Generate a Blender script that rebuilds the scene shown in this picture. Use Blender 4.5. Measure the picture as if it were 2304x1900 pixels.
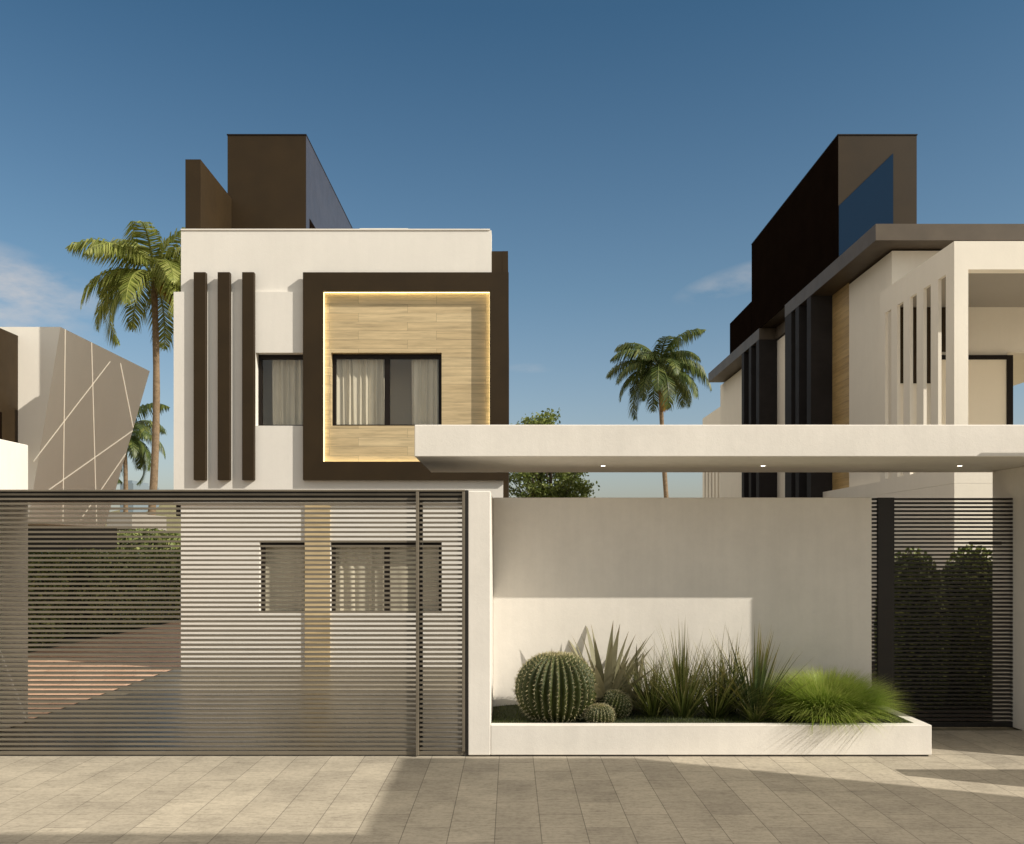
import bpy, math, random
import numpy as np
from mathutils import Vector, Matrix

# ------------------------------------------------------------ scene, camera, sky, sun
S = bpy.context.scene
for o in list(bpy.data.objects): bpy.data.objects.remove(o)
col = S.collection
random.seed(7)
rng = np.random.default_rng(11)

F = 2100.0; CX = 1150.0; HY = 1238.0; EYE = 1.75      # measured from the photograph (one point perspective)
cam = bpy.data.cameras.new('camera'); camo = bpy.data.objects.new('camera', cam); col.objects.link(camo)
cam.sensor_fit = 'HORIZONTAL'; cam.sensor_width = 36.0; cam.lens = 36.0 * F / 2304.0
cam.shift_x = (1152.0 - CX) / 2304.0; cam.shift_y = (HY - 950.0) / 2304.0
cam.clip_start = 0.1; cam.clip_end = 5000
camo.location = (0, 0, EYE); camo.rotation_euler = (math.radians(90), 0, 0)
S.camera = camo

SUN = Vector((2.1, -1.0, 1.55)).normalized()            # towards the sun
elev = math.asin(SUN.z)
w = bpy.data.worlds.new('World'); S.world = w; w.use_nodes = True
nt = w.node_tree; nt.nodes.clear()
out = nt.nodes.new('ShaderNodeOutputWorld'); bg = nt.nodes.new('ShaderNodeBackground')
sky = nt.nodes.new('ShaderNodeTexSky'); sky.sky_type = 'NISHITA'; sky.sun_disc = False
sky.sun_elevation = elev; sky.sun_rotation = math.atan2(SUN.x, SUN.y)
sky.altitude = 0; sky.air_density = 1.0; sky.dust_density = 2.2; sky.ozone_density = 1.6
bg.inputs['Strength'].default_value = 0.12
SKYG = [(.06, (.95, .88, .85)), (.265, (.58, .70, .70)), (.50, (.30, .50, .56))]
FILL_GLOW = (6.7, 5.95, 4.9, 1)
# wispy clouds, placed by direction in the sky
tc = nt.nodes.new('ShaderNodeTexCoord')
def wn(t, **k):
    n = nt.nodes.new(t)
    for a, b in k.items(): setattr(n, a, b)
    return n
def mth(op, a, b=None, clamp=False):
    n = wn('ShaderNodeMath', operation=op, use_clamp=clamp)
    for i, v in enumerate([a, b]):
        if v is None: continue
        if hasattr(v, 'links'): nt.links.new(v, n.inputs[i])
        else: n.inputs[i].default_value = v
    return n.outputs[0]
def cloud_mask(az, el, ra, re, tilt):
    """soft elliptical area around a direction (dx/dy, dz/dy)"""
    sep = wn('ShaderNodeSeparateXYZ'); nt.links.new(tc.outputs['Generated'], sep.inputs[0])
    y = mth('MAXIMUM', sep.outputs[1], 0.01)
    u = mth('SUBTRACT', mth('DIVIDE', sep.outputs[0], y), az); v = mth('SUBTRACT', mth('DIVIDE', sep.outputs[2], y), el)
    v2 = mth('SUBTRACT', v, mth('MULTIPLY', u, tilt))
    a = mth('POWER', mth('ABSOLUTE', mth('DIVIDE', u, ra)), 2); b = mth('POWER', mth('ABSOLUTE', mth('DIVIDE', v2, re)), 2)
    return mth('SUBTRACT', 1.0, mth('ADD', a, b), True)
mp = wn('ShaderNodeMapping'); nt.links.new(tc.outputs['Generated'], mp.inputs[0]); mp.inputs['Scale'].default_value = (1, 1, 2.6)
mp.inputs['Rotation'].default_value = (0, math.radians(-18), 0)
nz = wn('ShaderNodeTexNoise'); nt.links.new(mp.outputs[0], nz.inputs[0]); nz.inputs['Scale'].default_value = 13; nz.inputs['Detail'].default_value = 7; nz.inputs['Roughness'].default_value = .58
cr = wn('ShaderNodeMapRange'); nt.links.new(nz.outputs[0], cr.inputs[0]); cr.inputs[1].default_value = .36; cr.inputs[2].default_value = .70
ms = mth('ADD', mth('MULTIPLY', cloud_mask(-.56, .285, .145, .052, -.28), 1.15), mth('MULTIPLY', cloud_mask(.245, .290, .075, .018, .30), .5))
ms = mth('ADD', ms, mth('MULTIPLY', cloud_mask(.02, .195, .03, .006, 0.0), .3))
fac = mth('MULTIPLY', mth('MULTIPLY', ms, cr.outputs[0], True), .78, True)
mx = wn('ShaderNodeMix', data_type='RGBA'); nt.links.new(fac, mx.inputs[0]); 
hsv = wn('ShaderNodeHueSaturation'); nt.links.new(sky.outputs[0], hsv.inputs['Color']); hsv.inputs['Saturation'].default_value = 1.0
# sky colour by height, and an added warm fill glow in the sky out of view
sepd = wn('ShaderNodeSeparateXYZ'); nt.links.new(tc.outputs['Generated'], sepd.inputs[0])
def rampw(src, stops):
    r = wn('ShaderNodeValToRGB'); nt.links.new(src, r.inputs[0]); e_ = r.color_ramp.elements
    while len(e_) < len(stops): e_.new(.5)
    for i, (p, c) in enumerate(stops): e_[i].position = p; e_[i].color = (*c, 1)
    return r.outputs[0]
grad = rampw(sepd.outputs[2], SKYG)
mg = wn('ShaderNodeMix', data_type='RGBA', blend_type='MULTIPLY'); mg.inputs[0].default_value = 1
nt.links.new(hsv.outputs[0], mg.inputs[6]); nt.links.new(grad, mg.inputs[7])
hz_ = wn('ShaderNodeMapRange'); hz_.interpolation_type = 'SMOOTHSTEP'; nt.links.new(sepd.outputs[1], hz_.inputs[0])
hz_.inputs[1].default_value = .74; hz_.inputs[2].default_value = .42; hz_.inputs[3].default_value = 0; hz_.inputs[4].default_value = 1.0
hb_ = wn('ShaderNodeMapRange'); nt.links.new(sepd.outputs[1], hb_.inputs[0]); hb_.inputs[1].default_value = -.05; hb_.inputs[2].default_value = -.6; hb_.inputs[3].default_value = 1.0; hb_.inputs[4].default_value = .38
nz2 = wn('ShaderNodeTexNoise'); nt.links.new(tc.outputs['Generated'], nz2.inputs[0]); nz2.inputs['Scale'].default_value = 3; nz2.inputs['Detail'].default_value = 6
hf_ = mth('MULTIPLY', mth('MULTIPLY', hz_.outputs[0], hb_.outputs[0]), mth('ADD', mth('MULTIPLY', nz2.outputs[0], .5), .75), True)
mh = wn('ShaderNodeMix', data_type='RGBA'); nt.links.new(hf_, mh.inputs[0]); nt.links.new(mg.outputs[2], mh.inputs[6]); mh.inputs[7].default_value = FILL_GLOW
nt.links.new(mh.outputs[2], mx.inputs[6])
mx.inputs[7].default_value = (4.6, 4.2, 3.9, 1)
nt.links.new(mx.outputs[2], bg.inputs[0]); nt.links.new(bg.outputs[0], out.inputs[0])

sl = bpy.data.lights.new('sun', 'SUN'); slo = bpy.data.objects.new('sun', sl); col.objects.link(slo)
sl.energy = 3.6; sl.angle = math.radians(0.3); sl.color = (1.0, .93, .81)
slo.rotation_euler = SUN.to_track_quat('Z', 'Y').to_euler(); slo.location = (20, -10, 20)
S.view_settings.view_transform = 'Standard'; S.view_settings.look = 'None'
S.view_settings.exposure = 0.35; S.view_settings.gamma = 1.0
try:
    S.cycles.max_bounces = 10; S.cycles.transparent_max_bounces = 24; S.cycles.glossy_bounces = 5
except Exception: pass

# ------------------------------------------------------------ helpers
def P(sx, sy, y):
    """photo pixel at a known depth -> world point (used for measuring only)"""
    return ((sx - CX) / F * y, y, EYE - (sy - HY) / F * y)
def X(sx, y): return (sx - CX) / F * y
def Z(sy, y): return EYE - (sy - HY) / F * y

class MB:
    def __init__(s): s.v = []; s.f = []; s.c = []
    def add(s, vs, fs, cs=None):
        n = len(s.v); s.v.extend([tuple(a) for a in vs]); s.f.extend([tuple(i + n for i in f) for f in fs])
        s.c.extend(cs if cs is not None else [0.0] * len(vs))
        return s
    def box(s, x0, x1, y0, y1, z0, z1, b=0.0):
        if b <= 0:
            vs = [(x, y, z) for x in (x0, x1) for y in (y0, y1) for z in (z0, z1)]
            return s.add(vs, [(0, 1, 3, 2), (4, 6, 7, 5), (0, 4, 5, 1), (2, 3, 7, 6), (0, 2, 6, 4), (1, 5, 7, 3)])
        # chamfered box: 24 vertices
        vs = []; idx = {}
        X_ = (x0, x1); Y_ = (y0, y1); Z_ = (z0, z1)
        for i in (0, 1):
            for j in (0, 1):
                for k in (0, 1):
                    p = (X_[i], Y_[j], Z_[k]); d = [b * (1 if t == 0 else -1) for t in (i, j, k)]
                    for ax in range(3):
                        q = [p[t] + (0 if t == ax else d[t]) for t in range(3)]
                        idx[(i, j, k, ax)] = len(vs); vs.append(q)
        fs = []
        for ax in range(3):
            o = [t for t in range(3) if t != ax]
            for sd in (0, 1):
                q = []
                for a, c in ((0, 0), (1, 0), (1, 1), (0, 1)):
                    t = [0, 0, 0]; t[ax] = sd; t[o[0]] = a; t[o[1]] = c
                    q.append(idx[(*t, ax)])
                fs.append(q)
        for ax in range(3):
            o = [t for t in range(3) if t != ax]
            for a in (0, 1):
                for c in (0, 1):
                    t0 = [0, 0, 0]; t0[o[0]] = a; t0[o[1]] = c; t1 = list(t0); t1[ax] = 1
                    fs.append([idx[(*t0, o[0])], idx[(*t1, o[0])], idx[(*t1, o[1])], idx[(*t0, o[1])]])
        for i in (0, 1):
            for j in (0, 1):
                for k in (0, 1): fs.append([idx[(i, j, k, 0)], idx[(i, j, k, 1)], idx[(i, j, k, 2)]])
        return s.add(vs, fs)
    def wall(s, x0, x1, y0, y1, z0, z1, holes, axis='x'):
        """wall slab with rectangular openings; axis='x' runs along x (thickness y), 'y' runs along y"""
        if axis == 'y': a0, a1, t0, t1 = y0, y1, x0, x1
        else: a0, a1, t0, t1 = x0, x1, y0, y1
        xs = sorted(set([a0, a1] + [min(max(h[i], a0), a1) for h in holes for i in (0, 1)]))
        zs = sorted(set([z0, z1] + [min(max(h[i], z0), z1) for h in holes for i in (2, 3)]))
        def solid(i, k):
            if i < 0 or k < 0 or i >= len(xs) - 1 or k >= len(zs) - 1: return False
            cx = (xs[i] + xs[i + 1]) / 2; cz = (zs[k] + zs[k + 1]) / 2
            return not any(h[0] < cx < h[1] and h[2] < cz < h[3] for h in holes)
        def pt(a, t, z): return (a, t, z) if axis == 'x' else (t, a, z)
        for i in range(len(xs) - 1):
            for k in range(len(zs) - 1):
                if not solid(i, k): continue
                a, b, c, d = xs[i], xs[i + 1], zs[k], zs[k + 1]
                for t in (t0, t1): s.add([pt(a, t, c), pt(b, t, c), pt(b, t, d), pt(a, t, d)], [(0, 1, 2, 3)])
                if not solid(i - 1, k): s.add([pt(a, t0, c), pt(a, t1, c), pt(a, t1, d), pt(a, t0, d)], [(0, 1, 2, 3)])
                if not solid(i + 1, k): s.add([pt(b, t0, c), pt(b, t1, c), pt(b, t1, d), pt(b, t0, d)], [(0, 1, 2, 3)])
                if not solid(i, k - 1): s.add([pt(a, t0, c), pt(b, t0, c), pt(b, t1, c), pt(a, t1, c)], [(0, 1, 2, 3)])
                if not solid(i, k + 1): s.add([pt(a, t0, d), pt(b, t0, d), pt(b, t1, d), pt(a, t1, d)], [(0, 1, 2, 3)])
        return s
    def prism(s, poly, off):
        """polygon (3d points) extruded by the vector off"""
        n = len(poly); vs = [tuple(p) for p in poly] + [tuple(p[i] + off[i] for i in range(3)) for p in poly]
        fs = [tuple(range(n)), tuple(range(2 * n - 1, n - 1, -1))] + [(i, (i + 1) % n, n + (i + 1) % n, n + i) for i in range(n)]
        return s.add(vs, fs)
    def tube(s, pts, rs, n=8, cap=True):
        pts = [Vector(p) for p in pts]; rings = []
        for i, p in enumerate(pts):
            d = (pts[min(i + 1, len(pts) - 1)] - pts[max(i - 1, 0)]).normalized()
            a = d.cross(Vector((0.31, 0.9, 0.2))).normalized(); b = d.cross(a)
            rings.append([p + (a * math.cos(2 * math.pi * k / n) + b * math.sin(2 * math.pi * k / n)) * rs[i] for k in range(n)])
        vs = [v for r in rings for v in r]; fs = []
        for i in range(len(rings) - 1):
            for k in range(n): fs.append((i * n + k, i * n + (k + 1) % n, (i + 1) * n + (k + 1) % n, (i + 1) * n + k))
        if cap: fs += [tuple(range(n))[::-1], tuple(range((len(rings) - 1) * n, len(rings) * n))]
        return s.add(vs, fs)
    def build(s, name, mat, root=None, smooth=False, label=None):
        loc = Vector(root_world(root)) if root else Vector((0, 0, 0))
        me = bpy.data.meshes.new(name)
        me.from_pydata([(a[0] - loc.x, a[1] - loc.y, a[2] - loc.z) for a in s.v], [], s.f)
        if any(s.c):
            at = me.attributes.new('tip', 'FLOAT', 'POINT'); at.data.foreach_set('value', s.c)
        if len(s.f) < 4000:
            import bmesh
            b = bmesh.new(); b.from_mesh(me); bmesh.ops.remove_doubles(b, verts=b.verts, dist=1e-5)
            bmesh.ops.recalc_face_normals(b, faces=b.faces); b.to_mesh(me); b.free()
        if smooth: me.polygons.foreach_set('use_smooth', [True] * len(me.polygons))
        me.materials.append(mat)
        o = bpy.data.objects.new(name, me); col.objects.link(o)
        if root: o.parent = root
        if label: o['label'] = label
        me.update(); return o
def root_world(o):
    v = Vector((0, 0, 0))
    while o: v += o.location; o = o.parent
    return v
def tag(o, label=None, cat=None, group=None, kind=None):
    if label: o['label'] = label
    if cat: o['category'] = cat
    if group: o['group'] = group
    if kind: o['kind'] = kind
    return o
def empty(name, loc, label, cat, group=None):
    o = bpy.data.objects.new(name, None); col.objects.link(o); o.location = loc; o.empty_display_size = .2
    return tag(o, label, cat, group)

# ------------------------------------------------------------ materials
def mat(name):
    m = bpy.data.materials.new(name); m.use_nodes = True; n = m.node_tree.nodes; b = n['Principled BSDF']
    return m, m.node_tree, b
def nd(t, typ, **k):
    n = t.nodes.new(typ)
    for a, b in k.items(): setattr(n, a, b)
    return n
def noise(t, scale, detail=4, rough=.55, vec=None, sc=None):
    n = nd(t, 'ShaderNodeTexNoise'); n.inputs['Scale'].default_value = scale; n.inputs['Detail'].default_value = detail; n.inputs['Roughness'].default_value = rough
    if vec is None: vec = nd(t, 'ShaderNodeNewGeometry').outputs['Position']
    if sc:
        mp = nd(t, 'ShaderNodeMapping'); mp.inputs['Scale'].default_value = sc; t.links.new(vec, mp.inputs[0]); vec = mp.outputs[0]
    t.links.new(vec, n.inputs['Vector']); return n.outputs[0]
def ramp(t, src, stops):
    r = nd(t, 'ShaderNodeValToRGB'); t.links.new(src, r.inputs[0]); e = r.color_ramp.elements
    while len(e) < len(stops): e.new(.5)
    for i, (p, c) in enumerate(stops): e[i].position = p; e[i].color = (*c, 1) if len(c) == 3 else c
    return r.outputs[0]
def mix(t, fac, a, b, mode='MIX'):
    m = nd(t, 'ShaderNodeMix', data_type='RGBA', blend_type=mode)
    for i, v in ((0, fac), (6, a), (7, b)):
        if hasattr(v, 'links'): t.links.new(v, m.inputs[i])
        elif i == 0: m.inputs[0].default_value = v
        else: m.inputs[i].default_value = (*v, 1)
    return m.outputs[2]
def bump(t, b, h, strength=.2, dist=.01):
    n = nd(t, 'ShaderNodeBump'); n.inputs['Strength'].default_value = strength; n.inputs['Distance'].default_value = dist
    t.links.new(h, n.inputs['Height']); t.links.new(n.outputs[0], b.inputs['Normal'])
def stucco(name, c, var=.06, rough=.85, bs=.25):
    m, t, b = mat(name)
    n1 = noise(t, 1.3, 6, .6); n2 = noise(t, 14, 5, .65); n3 = noise(t, 1.0, 5, .6, sc=(9, 9, .7))
    a = ramp(t, n1, [(.3, tuple(x * (1 - var) for x in c)), (.7, tuple(min(1, x * (1 + var * .5)) for x in c))])
    a = mix(t, .25, a, ramp(t, n2, [(.35, tuple(x * (1 - var * 1.2) for x in c)), (.65, c)]))
    a = mix(t, .22, a, ramp(t, n3, [(.35, tuple(x * (1 - var * 1.4) for x in c)), (.6, c)]))
    t.links.new(a, b.inputs['Base Color']); b.inputs['Roughness'].default_value = rough
    bump(t, b, noise(t, 45, 6, .7), bs, .006)
    return m
def metal(name, c, rough=.4, spec=.5, var=.15):
    m, t, b = mat(name)
    a = ramp(t, noise(t, 2.2, 5), [(.3, tuple(x * (1 - var) for x in c)), (.7, tuple(x * (1 + var) for x in c))])
    t.links.new(a, b.inputs['Base Color'])
    r = nd(t, 'ShaderNodeMapRange'); t.links.new(noise(t, 6, 4), r.inputs[0]); r.inputs[3].default_value = rough - .06; r.inputs[4].default_value = rough + .08
    t.links.new(r.outputs[0], b.inputs['Roughness']); b.inputs['Specular IOR Level'].default_value = spec
    return m
def wood(name, c, ax=None):
    m, t, b = mat(name)
    g = nd(t, 'ShaderNodeNewGeometry'); sp = nd(t, 'ShaderNodeSeparateXYZ'); t.links.new(g.outputs['Position'], sp.inputs[0])
    ad = nd(t, 'ShaderNodeMath', operation='ADD'); t.links.new(sp.outputs[0], ad.inputs[0]); t.links.new(sp.outputs[1], ad.inputs[1])
    cb = nd(t, 'ShaderNodeCombineXYZ'); t.links.new(ad.outputs[0], cb.inputs[0]); t.links.new(sp.outputs[2], cb.inputs[1])
    br = nd(t, 'ShaderNodeTexBrick'); t.links.new(cb.outputs[0], br.inputs['Vector'])
    br.inputs['Scale'].default_value = 1; br.inputs['Brick Width'].default_value = 1.15; br.inputs['Row Height'].default_value = .131
    br.inputs['Mortar Size'].default_value = .0016; br.inputs['Mortar Smooth'].default_value = .3; br.inputs['Bias'].default_value = 0; br.offset = .37
    br.inputs['Color1'].default_value = (.25, .25, .25, 1); br.inputs['Color2'].default_value = (.75, .75, .75, 1); br.inputs['Mortar'].default_value = (0, 0, 0, 1)
    # per plank offset of the grain
    of = nd(t, 'ShaderNodeVectorMath', operation='ADD'); mm = nd(t, 'ShaderNodeVectorMath', operation='SCALE'); mm.inputs[3].default_value = 37
    t.links.new(br.outputs['Color'], mm.inputs[0]); t.links.new(cb.outputs[0], of.inputs[0]); t.links.new(mm.outputs[0], of.inputs[1])
    gr = noise(t, 1.0, 8, .62, vec=of.outputs[0], sc=(1.3, 22, 1)); g2 = noise(t, 1.0, 4, .5, vec=of.outputs[0], sc=(9, 210, 1)); g3 = noise(t, 1.0, 3, .5, vec=of.outputs[0], sc=(2.2, 46, 1))
    a = ramp(t, gr, [(.30, tuple(x * .58 for x in c)), (.48, tuple(x * .92 for x in c)), (.7, tuple(min(1, x * 1.18) for x in c))])
    a = mix(t, .25, a, ramp(t, g2, [(.35, tuple(x * .6 for x in c)), (.6, c)]))
    a = mix(t, ramp(t, g3, [(.60, (0, 0, 0)), (.66, (.55, .55, .55))]), a, tuple(x * .62 for x in c))
    tone = ramp(t, br.outputs['Color'], [(.2, (.90, .86, .80)), (.8, (1.07, 1.06, 1.04))])
    a = mix(t, 1.0, a, tone, 'MULTIPLY')
    a = mix(t, br.outputs['Fac'], a, tuple(x * .25 for x in c))
    t.links.new(a, b.inputs['Base Color']); b.inputs['Roughness'].default_value = .5
    iv = nd(t, 'ShaderNodeMath', operation='SUBTRACT'); iv.inputs[0].default_value = 1; t.links.new(br.outputs['Fac'], iv.inputs[1]); bump(t, b, iv.outputs[0], .5, .004)
    return m
def leafmat(name, c1, c2, c3=None, rough=.5, trans=.25, tip=None):
    m, t, b = mat(name)
    g = nd(t, 'ShaderNodeNewGeometry')
    a = ramp(t, g.outputs['Random Per Island'], [(0, c1), (.6, c2), (1, c3 or c2)])
    n = noise(t, 1.6, 3); a = mix(t, 1, a, ramp(t, n, [(.3, (.72, .72, .72)), (.7, (1.2, 1.2, 1.1))]), 'MULTIPLY')
    if tip:
        at = nd(t, 'ShaderNodeAttribute', attribute_name='tip')
        a = mix(t, at.outputs['Fac'], a, tip)
    t.links.new(a, b.inputs['Base Color']); b.inputs['Roughness'].default_value = rough
    b.inputs['Specular IOR Level'].default_value = .35
    tr = nd(t, 'ShaderNodeBsdfTranslucent'); t.links.new(a, tr.inputs[0]); ms_ = nd(t, 'ShaderNodeMixShader'); ms_.inputs[0].default_value = trans
    o = t.nodes['Material Output']; t.links.new(b.outputs[0], ms_.inputs[1]); t.links.new(tr.outputs[0], ms_.inputs[2]); t.links.new(ms_.outputs[0], o.inputs[0])
    return m
def emis(name, c, s):
    m, t, b = mat(name); b.inputs['Base Color'].default_value = (*c, 1); b.inputs['Emission Color'].default_value = (*c, 1); b.inputs['Emission Strength'].default_value = s
    return m

WHITE = stucco('white_render', (.80, .76, .70))
WHITE2 = stucco('garden_wall_render', (.82, .775, .71), .12)
BEIGE = stucco('beige_render', (.84, .78, .68), .06)
HAZEB = stucco('hazy_blue_grey_render', (.20, .25, .29), .05)  # distance haze mixed into the wall colour
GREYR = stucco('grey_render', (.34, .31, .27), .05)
FACET = stucco('pale_grey_render', (.90, .85, .76), .03)
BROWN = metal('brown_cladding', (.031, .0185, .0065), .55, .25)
BROWNLT = metal('dark_bronze_fascia', (.100, .078, .056), .5, .3)
BLACKP = metal('black_gloss_cladding', (.008, .005, .0035), .6, .0)
GREYFIN = metal('charcoal_fin', (.035, .031, .030), .6, .06)
SKYSHEEN = metal('sky_sheen_cladding', (.052, .050, .062), .35, .5)  # sky reflection put into the base colour
FRAMEM = metal('window_frame_metal', (.012, .008, .006), .45, .2)
GATEM = metal('gate_metal', (.158, .134, .100), .42, .5)
GATED = metal('gate_track_metal', (.018, .015, .012), .4, .5)
PEDM = metal('dark_gate_metal', (.012, .010, .009), .4, .5)

WOOD = wood('oak_cladding', (.64, .51, .31))
WOOD2 = wood('oak_cladding_darker', (.50, .35, .16))
ROOMM = stucco('room_paint', (.90, .81, .66), .03)
def curtain_mat():
    m, t, b = mat('curtain_cloth'); c = (.96, .91, .80)
    t.links.new(ramp(t, noise(t, 3, 4, .6, sc=(14, 1, .6)), [(.3, tuple(x * .82 for x in c)), (.7, c)]), b.inputs['Base Color']); b.inputs['Roughness'].default_value = .9
    tr = nd(t, 'ShaderNodeBsdfTranslucent'); tr.inputs[0].default_value = (*c, 1); ms_ = nd(t, 'ShaderNodeMixShader'); ms_.inputs[0].default_value = .08
    t.links.new(b.outputs[0], ms_.inputs[1]); t.links.new(tr.outputs[0], ms_.inputs[2]); t.links.new(ms_.outputs[0], t.nodes['Material Output'].inputs[0]); return m
CURT = curtain_mat()
def glass_mat(name='window_glass', tint=(.97, .96, .93), refl=.07):
    m, t, b = mat(name); t.nodes.remove(b)
    g = nd(t, 'ShaderNodeBsdfGlossy'); g.inputs['Roughness'].default_value = .02; tr = nd(t, 'ShaderNodeBsdfTransparent'); tr.inputs[0].default_value = (*tint, 1)
    fr = nd(t, 'ShaderNodeLayerWeight'); fr.inputs[0].default_value = .25
    mr = nd(t, 'ShaderNodeMapRange'); t.links.new(fr.outputs['Fresnel'], mr.inputs[0]); mr.inputs[3].default_value = refl * .5; mr.inputs[4].default_value = .35
    x = nd(t, 'ShaderNodeMixShader'); t.links.new(mr.outputs[0], x.inputs[0]); t.links.new(tr.outputs[0], x.inputs[1]); t.links.new(g.outputs[0], x.inputs[2])
    t.links.new(x.outputs[0], t.nodes['Material Output'].inputs[0]); return m
GLASS = glass_mat()
def sky_reflection():
    m, t, b = mat('blue_reflection_gloss'); b.inputs['Base Color'].default_value = (.004, .022, .055, 1); b.inputs['Roughness'].default_value = .12; b.inputs['Specular IOR Level'].default_value = .25; return m  # blue of the reflected sky put into the base colour
SKYREFL = sky_reflection()
def paving():
    m, t, b = mat('stone_paving')
    g = nd(t, 'ShaderNodeNewGeometry'); sp = nd(t, 'ShaderNodeSeparateXYZ'); t.links.new(g.outputs['Position'], sp.inputs[0])
    ax = nd(t, 'ShaderNodeMath', operation='ADD'); ax.inputs[1].default_value = -.185 + .285 * 40; t.links.new(sp.outputs[0], ax.inputs[0])
    ay = nd(t, 'ShaderNodeMath', operation='ADD'); ay.inputs[1].default_value = 60.12; t.links.new(sp.outputs[1], ay.inputs[0])
    cb = nd(t, 'ShaderNodeCombineXYZ'); t.links.new(ay.outputs[0], cb.inputs[0]); t.links.new(ax.outputs[0], cb.inputs[1])
    br = nd(t, 'ShaderNodeTexBrick'); t.links.new(cb.outputs[0], br.inputs['Vector']); br.offset = .5
    br.inputs['Scale'].default_value = 1; br.inputs['Brick Width'].default_value = .60; br.inputs['Row Height'].default_value = .285
    br.inputs['Mortar Size'].default_value = .0034; br.inputs['Mortar Smooth'].default_value = .5; br.inputs['Bias'].default_value = 0
    br.inputs['Color1'].default_value = (.88, .87, .86, 1); br.inputs['Color2'].default_value = (1.07, 1.06, 1.04, 1); br.inputs['Mortar'].default_value = (.93, .93, .93, 1)
    n1 = noise(t, 2.4, 8, .66); n2 = noise(t, 1.0, 7, .65, sc=(7, 38, 1)); n3 = noise(t, 30, 4, .7); n4 = noise(t, 1.0, 6, .7, sc=(5, 14, 1))
    a = ramp(t, n1, [(.30, (.27, .24, .195)), (.52, (.46, .415, .335)), (.70, (.58, .52, .42))])
    a = mix(t, .35, a, ramp(t, n2, [(.34, (.22, .195, .155)), (.50, (.45, .40, .325)), (.68, (.60, .545, .44))]))
    a = mix(t, ramp(t, n4, [(.56, (0, 0, 0)), (.72, (.6, .6, .6))]), a, (.17, .15, .118))
    a = mix(t, .25, a, ramp(t, n3, [(.35, (.16, .14, .11)), (.55, (.50, .45, .36))]))
    a = mix(t, 1, a, br.outputs['Color'], 'MULTIPLY')
    a = mix(t, nd_scale(t, br.outputs['Fac'], .62), a, (.06, .05, .038))
    t.links.new(a, b.inputs['Base Color']); b.inputs['Roughness'].default_value = .75; b.inputs['Specular IOR Level'].default_value = .3
    hh = nd(t, 'ShaderNodeMath', operation='SUBTRACT'); t.links.new(noise(t, 20, 6, .7), hh.inputs[0]); t.links.new(br.outputs['Fac'], hh.inputs[1]); bump(t, b, hh.outputs[0], .3, .006)
    return m
def nd_scale(t, s, k):
    n = nd(t, 'ShaderNodeMath', operation='MULTIPLY'); t.links.new(s, n.inputs[0]); n.inputs[1].default_value = k; return n.outputs[0]
PAVE = paving()
def drive():
    m, t, b = mat('polished_driveway'); t.links.new(ramp(t, noise(t, 1.5, 6, .6), [(.3, (.15, .125, .088)), (.7, (.20, .17, .12))]), b.inputs['Base Color'])
    b.inputs['Roughness'].default_value = .30; b.inputs['Specular IOR Level'].default_value = .35; return m
DRIVE = drive()
def redtile():
    m, t, b = mat('terracotta_tiles')
    br = nd(t, 'ShaderNodeTexBrick'); g = nd(t, 'ShaderNodeNewGeometry'); t.links.new(g.outputs['Position'], br.inputs['Vector'])
    br.inputs['Scale'].default_value = 1; br.inputs['Brick Width'].default_value = .42; br.inputs['Row Height'].default_value = .17; br.inputs['Mortar Size'].default_value = .006
    br.inputs['Color1'].default_value = (.52, .31, .20, 1); br.inputs['Color2'].default_value = (.68, .46, .32, 1); br.inputs['Mortar'].default_value = (.16, .08, .05, 1)
    t.links.new(mix(t, .3, br.outputs['Color'], ramp(t, noise(t, 5, 5), [(.3, (.42, .24, .15)), (.7, (.72, .50, .36))])), b.inputs['Base Color']); b.inputs['Roughness'].default_value = .6
    return m
RED = redtile()
def soilmat(name, a, c):
    m, t, b = mat(name); t.links.new(ramp(t, noise(t, 8, 7, .7), [(.3, a), (.7, c)]), b.inputs['Base Color']); b.inputs['Roughness'].default_value = .95; bump(t, b, noise(t, 25, 6, .7), .6, .02); return m
DARKP = soilmat('dark_red_paving', (.020, .010, .007), (.045, .022, .015))
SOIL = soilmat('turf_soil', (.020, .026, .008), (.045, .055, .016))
EARTH = soilmat('dry_ground', (.20, .17, .11), (.30, .26, .18))
HILLM = soilmat('hillside_scrub', (.10, .10, .045), (.24, .21, .12))
PALML = leafmat('palm_leaf', (.125, .16, .028), (.25, .28, .06), (.38, .39, .12), .5, .28)
PALMD = leafmat('palm_leaf_deep', (.04, .066, .018), (.085, .12, .03), (.17, .185, .05), .45, .18)
DEADL = leafmat('dead_palm_leaf', (.28, .11, .02), (.42, .19, .03), (.50, .28, .05), .7, .2)
TREEL = leafmat('tree_leaf', (.085, .12, .026), (.165, .205, .048), (.28, .31, .09), .45, .3)
HEDGEL = leafmat('hedge_leaf', (.10, .135, .038), (.19, .225, .07), (.36, .38, .15), .4, .15)
LIMEL = leafmat('lime_shrub_leaf', (.16, .20, .02), (.24, .28, .03), (.30, .32, .05), .5, .3)
GRASSL = leafmat('fountain_grass_blade', (.14, .25, .015), (.25, .40, .03), (.44, .54, .10), .5, .4, tip=(.48, .50, .16))
TUFTL = leafmat('sedge_blade', (.050, .075, .018), (.125, .145, .035), (.22, .215, .085), .45, .3, tip=(.34, .27, .13))
YUCCAL = leafmat('spiky_leaf', (.030, .052, .020), (.065, .090, .030), (.14, .15, .045), .35, .12, tip=(.34, .26, .06))
AGAVEL = leafmat('grey_blade', (.22, .21, .13), (.32, .30, .20), (.42, .38, .26), .5, .2, tip=(.24, .17, .09))
TURFL = leafmat('turf_blade', (.035, .055, .010), (.070, .095, .016), (.13, .14, .03), .5, .25)
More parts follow.
